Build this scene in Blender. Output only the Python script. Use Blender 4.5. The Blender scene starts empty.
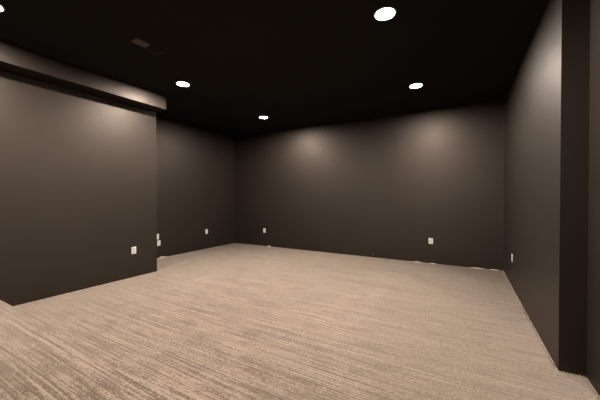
import bpy, bmesh, math, random
from mathutils import Vector, Matrix
random.seed(7)
sc = bpy.context.scene
C = sc.collection

# ------------------------------------------------------------------ measures (metres)
CAM_H = 1.10
H = 2.543                      # ceiling height
XR, Y1, X2 = 0.530, 2.370, 0.661      # right wall, where it steps back, near right wall
YB = 5.174                     # back wall
XA = -4.743                    # alcove wall
XL, YE = -3.931, 2.618         # projecting left wall and its end
XS, ZS = -3.692, 2.349         # soffit front and underside
YF = -1.6                      # wall behind the camera
STEP, YSTEP = 0.12, 0.954      # carpeted landing the camera stands on

# ------------------------------------------------------------------ helpers
def mesh_obj(name, bm, mat=None, parent=None, smooth=False):
    me = bpy.data.meshes.new(name)
    bmesh.ops.recalc_face_normals(bm, faces=bm.faces)
    bm.to_mesh(me); bm.free()
    if smooth:
        for p in me.polygons: p.use_smooth = True
    o = bpy.data.objects.new(name, me); C.objects.link(o)
    if mat: me.materials.append(mat)
    if parent: o.parent = parent
    return o

def box(bm, x0, x1, y0, y1, z0, z1, bev=0.0, seg=2):
    t = bmesh.new()
    bmesh.ops.create_cube(t, size=1)
    bmesh.ops.scale(t, vec=(x1-x0, y1-y0, z1-z0), verts=t.verts)
    bmesh.ops.translate(t, vec=((x0+x1)/2, (y0+y1)/2, (z0+z1)/2), verts=t.verts)
    if bev:
        bmesh.ops.bevel(t, geom=list(t.edges), offset=bev, segments=seg, profile=0.5, affect='EDGES')
    me = bpy.data.meshes.new('tmp'); t.to_mesh(me); t.free()
    bm.from_mesh(me); bpy.data.meshes.remove(me)

def lathe(bm, prof, n=48):
    """revolve (r, z) pairs round z"""
    rings = []
    for r, z in prof:
        if r < 1e-6: rings.append([bm.verts.new((0, 0, z))])
        else: rings.append([bm.verts.new((r*math.cos(2*math.pi*k/n), r*math.sin(2*math.pi*k/n), z)) for k in range(n)])
    for a, b in zip(rings, rings[1:]):
        for k in range(n):
            l = (k+1) % n
            if len(a) == 1: bm.faces.new((a[0], b[k], b[l]))
            elif len(b) == 1: bm.faces.new((a[k], b[0], a[l]))
            else: bm.faces.new((a[k], b[k], b[l], a[l]))

def thing(name, label, cat, loc=(0, 0, 0), rot=(0, 0, 0), group=None):
    o = bpy.data.objects.new(name, None); C.objects.link(o)
    o.empty_display_size = 0.05
    o.location = loc; o.rotation_euler = rot
    o['label'] = label; o['category'] = cat
    if group: o['group'] = group
    return o

def tag(o, label, cat, group=None, kind=None):
    o['label'] = label; o['category'] = cat
    if group: o['group'] = group
    if kind: o['kind'] = kind
    return o

def dup(root, loc, rot=None, label=None):
    r = root.copy(); C.objects.link(r); r.location = loc
    if rot is not None: r.rotation_euler = rot
    if label: r['label'] = label
    for ch in list(root.children):
        c = ch.copy(); C.objects.link(c); c.parent = r
        for g in ch.children:
            d = g.copy(); C.objects.link(d); d.parent = c
    return r

# ------------------------------------------------------------------ materials
def new_mat(name):
    m = bpy.data.materials.new(name); m.use_nodes = True
    nt = m.node_tree
    return m, nt, nt.nodes['Principled BSDF']

def node(nt, typ, **kw):
    n = nt.nodes.new(typ)
    for k, v in kw.items(): setattr(n, k, v)
    return n

def paint(name, col, rough, bump=0.04, spec=0.5, var=0.05, scale=260):
    """rolled wall paint: fine orange-peel bump, very slight uneven tone"""
    m, nt, b = new_mat(name)
    tc = node(nt, 'ShaderNodeTexCoord')
    n1 = node(nt, 'ShaderNodeTexNoise'); n1.inputs['Scale'].default_value = scale; n1.inputs['Detail'].default_value = 2
    n2 = node(nt, 'ShaderNodeTexNoise'); n2.inputs['Scale'].default_value = 2.2; n2.inputs['Detail'].default_value = 4
    nt.links.new(tc.outputs['Object'], n1.inputs['Vector']); nt.links.new(tc.outputs['Object'], n2.inputs['Vector'])
    mx = node(nt, 'ShaderNodeMix', data_type='RGBA')
    mx.inputs['A'].default_value = (*[c*(1-var) for c in col], 1); mx.inputs['B'].default_value = (*[c*(1+var) for c in col], 1)
    nt.links.new(n2.outputs['Fac'], mx.inputs['Factor']); nt.links.new(mx.outputs['Result'], b.inputs['Base Color'])
    mr = node(nt, 'ShaderNodeMapRange'); mr.inputs['To Min'].default_value = rough-.04; mr.inputs['To Max'].default_value = rough+.04
    nt.links.new(n2.outputs['Fac'], mr.inputs['Value']); nt.links.new(mr.outputs['Result'], b.inputs['Roughness'])
    bp = node(nt, 'ShaderNodeBump'); bp.inputs['Strength'].default_value = bump; bp.inputs['Distance'].default_value = .001
    nt.links.new(n1.outputs['Fac'], bp.inputs['Height']); nt.links.new(bp.outputs['Normal'], b.inputs['Normal'])
    b.inputs['Specular IOR Level'].default_value = spec
    return m

M_WALL = paint('dark_brown_wall_paint', (0.0120, 0.0091, 0.0067), 0.50, spec=0.58)
M_WALL.node_tree.nodes['Principled BSDF'].inputs['Specular Tint'].default_value = (1, .86, .76, 1)
M_CEIL = paint('black_ceiling_paint', (0.0150, 0.0140, 0.0125), 0.85, spec=0.15)

def plain(name, col, rough=0.4, metal=0.0, spec=0.5, wear=0.04):
    m, nt, b = new_mat(name)
    tc = node(nt, 'ShaderNodeTexCoord'); n = node(nt, 'ShaderNodeTexNoise'); n.inputs['Scale'].default_value = 90
    mx = node(nt, 'ShaderNodeMix', data_type='RGBA')
    mx.inputs['A'].default_value = (*[c*(1-wear) for c in col], 1); mx.inputs['B'].default_value = (*[min(1, c*(1+wear)) for c in col], 1)
    nt.links.new(tc.outputs['Object'], n.inputs['Vector']); nt.links.new(n.outputs['Fac'], mx.inputs['Factor'])
    nt.links.new(mx.outputs['Result'], b.inputs['Base Color'])
    b.inputs['Roughness'].default_value = rough; b.inputs['Metallic'].default_value = metal
    b.inputs['Specular IOR Level'].default_value = spec
    return m

M_WHITE = plain('white_plastic', (0.62, 0.60, 0.57), 0.4)
M_INSET = plain('off_white_plastic', (0.50, 0.48, 0.45), 0.4)
M_SLOT = plain('dark_slot', (0.02, 0.018, 0.016), 0.6)
M_SCREW = plain('painted_screw', (0.62, 0.60, 0.57), 0.3, 0.6)
M_TRIM = plain('white_baffle_trim', (0.78, 0.76, 0.73), 0.5)
M_VENT = plain('black_register_metal', (0.012, 0.010, 0.009), 0.45)
M_SLAT = plain('charcoal_louvre_metal', (0.09, 0.076, 0.07), 0.5)
M_CAP = plain('grey_cap_plastic', (0.16, 0.145, 0.13), 0.5)
M_TUFT = plain('carpet_tuft_yarn', (0.30, 0.235, 0.18), 0.95, spec=0.05, wear=.2)
M_FRAY = plain('pale_carpet_backing', (0.36, 0.30, 0.25), 0.95, spec=0.1, wear=.15)

RECESS = .002
M_BAFFLE = plain('grey_baffle', (0.30, 0.28, 0.26), 0.6)
LAMP = 1820.0
m, nt, b = new_mat('lamp_lens')
em = node(nt, 'ShaderNodeEmission'); em.inputs['Color'].default_value = (1.0, 0.88, 0.78, 1); em.inputs['Strength'].default_value = LAMP
nt.links.new(em.outputs['Emission'], nt.nodes['Material Output'].inputs['Surface'])
M_LENS = m

def carpet_mat():
    m, nt, b = new_mat('striped_loop_carpet')
    L = nt.links.new
    uv = node(nt, 'ShaderNodeUVMap'); uv.uv_map = 'UVMap'
    def noise(sx, sy, detail=2.0, rough=.5, off=(0, 0)):
        mp = node(nt, 'ShaderNodeMapping')
        mp.inputs['Scale'].default_value = (sx, sy, 1); mp.inputs['Location'].default_value = (*off, 0)
        n = node(nt, 'ShaderNodeTexNoise', noise_dimensions='2D')
        n.inputs['Scale'].default_value = 1; n.inputs['Detail'].default_value = detail; n.inputs['Roughness'].default_value = rough
        L(uv.outputs['UV'], mp.inputs['Vector']); L(mp.outputs['Vector'], n.inputs['Vector'])
        return n.outputs['Fac']
    def math_(op, a, b_, clamp=False):
        n = node(nt, 'ShaderNodeMath', operation=op); n.use_clamp = clamp
        for i, v in enumerate((a, b_)):
            if isinstance(v, (int, float)): n.inputs[i].default_value = v
            else: L(v, n.inputs[i])
        return n.outputs[0]
    def rng(v, a, b_, c=0., d=1.):
        n = node(nt, 'ShaderNodeMapRange'); L(v, n.inputs['Value'])
        for k, x in zip(('From Min', 'From Max', 'To Min', 'To Max'), (a, b_, c, d)): n.inputs[k].default_value = x
        return n.outputs['Result']
    broad = noise(.35, 15, 2, .5)                # bands a few cm wide
    lines = noise(.55, 66, 3, .7, (3, 7))        # single yarn rows
    fine = noise(3.0, 120, 1, .5, (1, 4))        # thin rows
    dash = noise(40, 62, 2, .7, (11, 2))        # rows broken across
    loops = noise(70, 95, 2, .75, (5, 5))        # loops of the pile
    patch = noise(1.3, 2.6, 3, .6, (1, 9))       # brushed pile, foot and vacuum marks
    mott = noise(7, 13, 3, .7, (8, 1))
    area = noise(.8, .9, 2, .5, (4, 2))          # where rows show and where the pile hides them
    ln = math_('ADD', math_('MULTIPLY', math_('SUBTRACT', lines, .5), 2.9), math_('MULTIPLY', math_('SUBTRACT', fine, .5), 1.5))
    ln = math_('ADD', ln, math_('MULTIPLY', math_('SUBTRACT', broad, .5), .55))
    s = math_('MULTIPLY', ln, rng(area, .3, .7, .50, 1.0))
    for f, k in ((dash, 1.5), (loops, 1.5), (patch, .30), (mott, .50)):
        s = math_('ADD', s, math_('MULTIPLY', math_('SUBTRACT', f, .5), k))
    blot = noise(3.2, 6.5, 2, .5, (6, 6))        # darker blots where the pile was trodden
    s = math_('SUBTRACT', s, rng(blot, .54, .70, 0, .20))
    vac = noise(5.5, .35, 1, .4, (2, 8))         # faint tracks of the vacuum, across the rows
    s = math_('ADD', s, rng(vac, .60, .72, 0, .09))
    s = math_('ADD', s, .52, True)
    cr = node(nt, 'ShaderNodeValToRGB')
    e = cr.color_ramp.elements
    e[0].position = 0.05; e[0].color = (0.065, 0.047, 0.035, 1)
    e[1].position = 0.92; e[1].color = (0.226, 0.178, 0.138, 1)
    k = e.new(.36); k.color = (0.112, 0.085, 0.064, 1)
    k = e.new(.60); k.color = (0.145, 0.112, 0.086, 1)
    L(s, cr.inputs['Fac']); L(cr.outputs['Color'], b.inputs['Base Color'])
    b.inputs['Roughness'].default_value = 0.95; b.inputs['Specular IOR Level'].default_value = 0.08
    b.inputs['Sheen Weight'].default_value = 0.31; b.inputs['Sheen Roughness'].default_value = .6; b.inputs['Sheen Tint'].default_value = (1, .84, .70, 1)
    h = math_('ADD', math_('MULTIPLY', lines, .8), math_('MULTIPLY', loops, .6))
    bp = node(nt, 'ShaderNodeBump'); bp.inputs['Strength'].default_value = 0.7; bp.inputs['Distance'].default_value = .006
    L(h, bp.inputs['Height']); L(bp.outputs['Normal'], b.inputs['Normal'])
    return m
M_CARPET = carpet_mat()

# ------------------------------------------------------------------ the room
T = 0.15
def struct(name, boxes, mat, label=None):
    bm = bmesh.new()
    for bb in boxes: box(bm, *bb)
    o = mesh_obj(name, bm, mat); o['kind'] = 'structure'
    if label: o['label'] = label
    return o

struct('wall_back', [(XA-T, X2+T, YB, YB+T, 0, H)], M_WALL, 'dark brown painted back wall')
struct('wall_alcove', [(XA-T, XA, YE, YB, 0, H)], M_WALL, 'dark brown recessed wall behind the projecting left wall')
struct('wall_left', [(XA-T, XL, YF, YE, 0, H)], M_WALL, 'dark brown projecting wall on the left under the soffit')
struct('wall_front', [(XA-T, X2+T, YF-T, YF, 0, H)], M_WALL, 'dark brown wall behind the viewer')
# right wall, one plan outline with its step
bm = bmesh.new()
plan = [(XR, YB), (XR, Y1), (X2, Y1), (X2, YF), (X2+T, YF), (X2+T, YB)]
lo = [bm.verts.new((x, y, 0)) for x, y in plan]; hi = [bm.verts.new((x, y, H)) for x, y in plan]
bm.faces.new(lo[::-1]); bm.faces.new(hi)
for i in range(6):
    j = (i+1) % 6; bm.faces.new((lo[i], lo[j], hi[j], hi[i]))
o = mesh_obj('wall_right', bm, M_WALL); o['kind'] = 'structure'; o['label'] = 'dark brown right wall that steps back beside the viewer'

LAMPS = [(-.541, 2.304), (-.538, 3.992), (-3.153, 4.195), (-3.118, 2.448), (-3.095, .72), (-.541, .66)]
# sixth lamp is unseen, added above the frame to brighten the lower right floor
ceil_ = struct('ceiling', [(XA-T, X2+T, YF-T, YB+T, H, H+T)], M_CEIL, 'flat black painted ceiling')
bm = bmesh.new()                                   # round holes for the recessed cans
for lx, ly in LAMPS:
    bmesh.ops.create_cone(bm, cap_ends=True, segments=48, radius1=.0745, radius2=.0745, depth=.16, matrix=Matrix.Translation((lx, ly, H)))
cut = mesh_obj('cutter', bm)
md = ceil_.modifiers.new('holes', 'BOOLEAN'); md.object = cut; md.operation = 'DIFFERENCE'; md.solver = 'EXACT'
dg = bpy.context.evaluated_depsgraph_get()
nm = bpy.data.meshes.new_from_object(ceil_.evaluated_get(dg))
ceil_.modifiers.clear(); ceil_.data = nm
bpy.data.objects.remove(cut)
bm = bmesh.new(); box(bm, XL, XS, YF, YE, ZS, H, 0.002, 2)
o = mesh_obj('trim_1', bm, M_WALL); o['kind'] = 'structure'; o['label'] = 'boxed dark brown soffit running along the top of the left wall'

# floor: a profile in y-z (landing, rounded nosing, riser, main floor) run along x; UV in metres along the profile
prof = [(YF-T, STEP)]
for k in range(9):
    a = math.pi/2*(1 - k/8); r = .022
    prof.append((YSTEP - r + r*math.cos(a), STEP - r + r*math.sin(a)))
prof += [(YSTEP, .012), (YSTEP+.004, .003), (YSTEP+.012, 0), (YB+.05, 0)]
bm = bmesh.new(); uvl = bm.loops.layers.uv.new('UVMap')
xs = (XA-T, X2+T)
top = []; v_ = []
acc = 0
for i, (y, z) in enumerate(prof):
    if i: acc += math.hypot(y-prof[i-1][0], z-prof[i-1][1])
    v_.append(acc); top.append([bm.verts.new((x, y, z)) for x in xs])
for i in range(len(prof)-1):
    f = bm.faces.new((top[i][0], top[i][1], top[i+1][1], top[i+1][0]))
    for l, (u, v) in zip(f.loops, ((xs[0], v_[i]), (xs[1], v_[i]), (xs[1], v_[i+1]), (xs[0], v_[i+1]))): l[uvl].uv = (u, v)
    f.smooth = True
b0 = [bm.verts.new((x, prof[0][0], -.1)) for x in xs]; b1 = [bm.verts.new((x, prof[-1][0], -.1)) for x in xs]
bm.faces.new((b0[0], b0[1], top[0][1], top[0][0])); bm.faces.new((b1[1], b1[0], top[-1][0], top[-1][1]))
bm.faces.new((b0[1], b0[0], b1[0], b1[1]))
for side in (0, 1):
    vs = [t[side] for t in top] + [b1[side], b0[side]]
    bm.faces.new(vs if side else vs[::-1])
o = mesh_obj('floor', bm, M_CARPET); o['kind'] = 'structure'; o['label'] = 'beige brown carpet with fine broken stripes'

# ------------------------------------------------------------------ frayed carpet edge along the walls (nobody could count the tufts)
def blade(bm, x, y, z, h, w, lx, ly, a):
    c, s = math.cos(a)*w, math.sin(a)*w
    v = [bm.verts.new((x+dx*c - dy*s, y+dx*s + dy*c, z)) for dx, dy in ((-1, -.6), (1, -.6), (0, 1))]
    m2 = [bm.verts.new((x+lx*.5+dx*c*.7 - dy*s*.7, y+ly*.5+dx*s*.7 + dy*c*.7, z+h*.6)) for dx, dy in ((-1, -.6), (1, -.6), (0, 1))]
    t = bm.verts.new((x+lx, y+ly, z+h))
    bm.faces.new(v[::-1])
    for i in range(3):
        j = (i+1) % 3
        bm.faces.new((v[i], v[j], m2[j], m2[i])); bm.faces.new((m2[i], m2[j], t))
def fringe(where, ax, ay, bx, by, nx, ny, per_m, hm):
    bm = bmesh.new()
    L = math.hypot(bx-ax, by-ay); n = int(L*per_m)
    ph = random.random()*9
    for k in range(n):
        t = random.random(); s = t*L
        amp = .35 + .65*max(0, math.sin(s*5.1+ph)*math.sin(s*2.3+ph*2)+.25)
        o_ = random.uniform(.002, .016)
        blade(bm, ax+(bx-ax)*t+nx*o_, ay+(by-ay)*t+ny*o_, -.001, hm*amp*random.choice((.3, .5, .7, 1.3)), hm*random.uniform(.12, .24),
              nx*random.uniform(-.001, .006)+random.uniform(-.003, .003), ny*random.uniform(-.001, .006)+random.uniform(-.003, .003), random.random()*6)
    tag(mesh_obj('carpet_fringe', bm, M_TUFT), 'frayed carpet tufts along the foot of ' + where, 'carpet edge', kind='stuff')
G = .004
fringe('the right wall', XR-G, Y1, XR-G, YB-G, -1, 0, 130, .020)
fringe('the narrow dark return of the right wall', XR, Y1-G, X2-G, Y1-G, 0, -1, 300, .026)
fringe('the right wall section beside the viewer', X2-G, YSTEP+.02, X2-G, Y1-G, -1, 0, 170, .022)
fringe('the back wall', XA+G, YB-G, XR-G, YB-G, 0, -1, 260, .008)
fringe('the recessed wall', XA+G, YE, XA+G, YB-G, 1, 0, 200, .009)
fringe('the projecting left wall', XL+G, YSTEP+.02, XL+G, YE, 1, 0, 120, .004)

# torn scraps of backing that stand proud of the edge
def scrap(label, x, y, ang, ln, w, hgt):
    bm = bmesh.new(); n = 10; rows = []
    for i in range(n+1):
        t = i/n; u = (t-.5)*ln
        ww = w*(.35+.65*math.sin(math.pi*min(1, t*1.1+.05)))*random.uniform(.8, 1.15)
        zz = .004 + hgt*max(0, math.sin(math.pi*t))**2*random.uniform(.7, 1.1)
        rows.append([bm.verts.new((u, -ww/2, .001)), bm.verts.new((u, -ww*.1, zz+.004)), bm.verts.new((u, ww/2, zz)),
                     bm.verts.new((u, ww*.45, zz-.003)), bm.verts.new((u, 0, .0))])
    for a, b_ in zip(rows, rows[1:]):
        for k in range(5): bm.faces.new((a[k], b_[k], b_[(k+1) % 5], a[(k+1) % 5]))
    bm.faces.new(rows[0]); bm.faces.new(rows[-1][::-1])
    o = mesh_obj('carpet_scrap', bm, M_FRAY); o.location = (x, y, 0.0); o.rotation_euler = (0, 0, ang)
    return tag(o, label, 'carpet scrap', 'torn scraps at the carpet edge')
scrap('white torn scrap on the carpet below the stacked alcove plates', XA+.03, 3.24, math.pi/2, .22, .035, .022)
scrap('small pale scrap at the back wall foot, nearest the far left corner', -3.72, YB-.03, 0, .13, .03, .022)
scrap('pale scrap at the back wall foot below the wide single plate', -.66, YB-.022, 0, .16, .022, .009)
scrap('pale scrap at the back wall foot right of the wide single plate', -.42, YB-.024, 0, .11, .022, .007)
scrap('longest pale scrap at the back wall foot, near the right corner', .20, YB-.022, 0, .20, .022, .009)
scrap('pale scrap at the back wall foot right up in the right corner', .42, YB-.026, 0, .12, .024, .011)

# ------------------------------------------------------------------ recessed ceiling lights
def make_light(label):
    t = thing('recessed_light', label, 'ceiling light', (0, 0, H), group='recessed ceiling lights')
    R = RECESS
    bm = bmesh.new()
    lathe(bm, [(.0700, -.0005), (.0715, -.0035), (.078, -.0040), (.084, -.0025), (.085, 0.0), (.0742, .0002), (.0700, -.0005)])
    mesh_obj('trim_ring', bm, M_TRIM, t, True)
    bm = bmesh.new()                              # stepped baffle between ring and lens
    pr = [(.0735, -.0002)]
    for k in range(4):
        z0 = R*k/4; pr += [(.0705-.0012*k, z0+.0005), (.0712-.0012*k, z0+R/4-.0005)]
    pr += [(.0655, R), (.0655, R+.012), (.0735, R+.012), (.0735, -.0002)]
    lathe(bm, pr)
    mesh_obj('baffle', bm, M_BAFFLE, t)
    bm = bmesh.new(); lathe(bm, [(0, R-.0055), (.035, R-.0048), (.056, R-.0025), (.0650, R+.0010), (.0650, R+.007), (0, R+.007)])
    mesh_obj('lens', bm, M_LENS, t, True)
    return t
l0 = make_light('lit ceiling light over the right of the room, nearest the viewer and largest')
l0.location = (*LAMPS[0], H)
for (lx, ly), lb in zip(LAMPS[1:], ('lit ceiling light in front of the back wall on the right', 'lit ceiling light near the far left corner, farthest and smallest',
                                    'lit ceiling light beside the end of the soffit', 'lit ceiling light cut off by the top left corner of the photo',
                                    'unseen ceiling light over the landing, added to complete the grid and brighten the floor')):
    dup(l0, (lx, ly, H), label=lb)

# ------------------------------------------------------------------ ceiling vent
t = thing('ceiling_vent', 'small black rectangular air vent in the ceiling', 'air vent', (-2.62, 1.665, H))
bm = bmesh.new()
LX, LY = .064, .15
box(bm, -LX, -LX+.018, -LY, LY, -.006, 0, .0015); box(bm, LX-.018, LX, -LY, LY, -.006, 0, .0015)
box(bm, -LX+.018, LX-.018, -LY, -LY+.018, -.006, 0, .0015); box(bm, -LX+.018, LX-.018, LY-.018, LY, -.006, 0, .0015)
mesh_obj('frame', bm, M_VENT, t)
bm = bmesh.new(); box(bm, -LX+.018, LX-.018, -LY+.018, LY-.018, -.0012, -.0002)
mesh_obj('backing', bm, M_SLOT, t)
bm = bmesh.new(); box(bm, -LX+.018, LX-.018, -.003, .003, -.006, -.001); mesh_obj('divider', bm, M_VENT, t)
for half, tilt in ((-1, -35), (1, 50)):           # two-way register: each half throws air its own way
    for k in range(5):
        bm = bmesh.new(); box(bm, -.0072, .0072, -.0630, .0630, -.0006, .0006)
        s = mesh_obj('slat', bm, M_SLAT, t)
        s.location = (-.036+k*.018, half*.067, -.006); s.rotation_euler = (0, math.radians(tilt), 0)
bm = bmesh.new(); box(bm, -.003, .003, -.012, .012, -.016, -.006, .001)
mesh_obj('damper_lever', bm, M_SLAT, t).location = (.03, .06, 0)

# ------------------------------------------------------------------ wall plates. Local frame: plate in x-z, facing -y
PW, PH = .063, .096
def plate_mesh(w, h, holes=None):
    bm = bmesh.new(); box(bm, -w/2, w/2, -.0055, 0, -h/2, h/2, .0022, 3); return bm
def screw(parent, z):
    bm = bmesh.new(); lathe(bm, [(0, 0), (.0032, 0), (.0030, .0010), (0, .0013)], 16)
    s = mesh_obj('screw', bm, M_SCREW, parent, True); s.location = (0, -.0054, z); s.rotation_euler = (math.pi/2, 0, 0)
def make_outlet(label):
    t = thing('wall_outlet', label, 'outlet', group='white duplex wall outlets')
    mesh_obj('cover_plate', plate_mesh(PW, PH), M_WHITE, t)
    for sgn in (1, -1):
        bm = bmesh.new()
        pts = []
        for k in range(32):
            a = 2*math.pi*k/32
            pts.append((.0172*math.cos(a), max(-.0135, min(.0135, .0172*math.sin(a)))))
        f0 = [bm.verts.new((x, -.005, z)) for x, z in pts]; f1 = [bm.verts.new((x, -.0075, z)) for x, z in pts]
        bm.faces.new(f1)
        for i in range(32): bm.faces.new((f0[i], f0[(i+1) % 32], f1[(i+1) % 32], f1[i]))
        r = mesh_obj('receptacle', bm, M_INSET, t); r.location = (0, 0, sgn*.0205)
        bm = bmesh.new()
        box(bm, -.0075, -.0055, -.0079, -.0074, -.001, .0075); box(bm, .0055, .0075, -.0079, -.0074, 0, .0075)
        box(bm, -.0022, .0022, -.0079, -.0074, -.0085, -.0045)
        mesh_obj('slots', bm, M_SLOT, r)
    screw(t, 0)
    return t
out0 = make_outlet('white duplex outlet low on the projecting left wall')
FACE_L, FACE_R, FACE_B = (0, 0, math.pi/2), (0, 0, -math.pi/2), (0, 0, 0)     # on walls facing +x, -x, -y
out0.location = (XL, 2.277, .366); out0.rotation_euler = FACE_L
dup(out0, (XA, 4.297, .364), FACE_L, 'white duplex outlet on the recessed wall, near the far left corner')
dup(out0, (-3.868, YB, .346), FACE_B, 'small white duplex outlet at the left end of the back wall')
dup(out0, (XR, 4.33, .350), FACE_R, 'white duplex outlet low on the right wall, seen edge on')
dup(out0, (XA, 3.196, .272), FACE_L, 'white duplex outlet beside the projecting wall edge, lower of the two plates')

def make_rocker_plate(label, w, h):
    t = thing('wall_plate', label, 'wall plate')
    mesh_obj('cover_plate', plate_mesh(w, h), M_WHITE, t)
    bm = bmesh.new(); box(bm, -.0168, .0168, -.0072, -.005, -.0335, .0335, .0012)
    mesh_obj('insert', bm, M_INSET, t)
    screw(t, .040); screw(t, -.040)
    return t
p = make_rocker_plate('wide white plate with a flat insert on the right half of the back wall', .066, .094)
p.location = (-.458, YB, .370)
p = make_rocker_plate('narrow white plate beside the projecting wall edge, upper of the two plates', .060, .098)
p.location = (XA, 3.168, .390); p.rotation_euler = FACE_L

# small caps where wires were left in the walls
def cap(label, loc, rot, r=.016):
    bm = bmesh.new(); lathe(bm, [(0, 0), (r, 0), (r, .002), (r*.8, .005), (r*.3, .006), (r*.25, .010), (0, .011)], 24)
    o = mesh_obj('wire_cap', bm, M_CAP, None, True); o.location = loc; o.rotation_euler = rot
    tag(o, label, 'wire cap', 'small grey wire caps')
CB = (math.pi/2, 0, 0); CLR = (0, math.pi/2, 0)
cap('tiny grey cap high on the recessed wall, near the corner', (XA, 4.741, 2.104), CLR)
cap('tiny grey cap high on the back wall between the two light pools', (-2.467, YB, 2.057), CB)
cap('tiny grey cap on the back wall just under the ceiling', (-2.33, YB, 2.45), CB, .014)
cap('tiny grey cap at the foot of the back wall', (-1.42, YB, .055), CB, .012)

# ------------------------------------------------------------------ world, camera, colour
w = bpy.data.worlds.new('World'); sc.world = w; w.use_nodes = True
w.node_tree.nodes['Background'].inputs['Color'].default_value = (0, 0, 0, 1)
w.node_tree.nodes['Background'].inputs['Strength'].default_value = 0

cd = bpy.data.cameras.new('camera'); cam = bpy.data.objects.new('camera', cd); C.objects.link(cam)
rt = Vector((0.868755989, 0.495240226, -0.000386624)); up = Vector((-0.00498637, 0.00952778, 0.99994218)); fw = Vector((-0.49521527, 0.86870383, -0.01074676))
cam.matrix_world = Matrix(((rt.x, up.x, -fw.x, 0), (rt.y, up.y, -fw.y, 0), (rt.z, up.z, -fw.z, CAM_H), (0, 0, 0, 1)))
cd.sensor_width = 36; cd.sensor_fit = 'HORIZONTAL'; cd.lens = 285.80*36/600
cd.clip_start = .02
sc.camera = cam

sc.view_settings.view_transform = 'Standard'; sc.view_settings.look = 'None'
sc.view_settings.gamma = 1; sc.view_settings.use_curve_mapping = False
sc.view_settings.exposure = -0.12
sc.cycles.max_bounces = 10; sc.cycles.diffuse_bounces = 6
sc.cycles.use_denoising = True
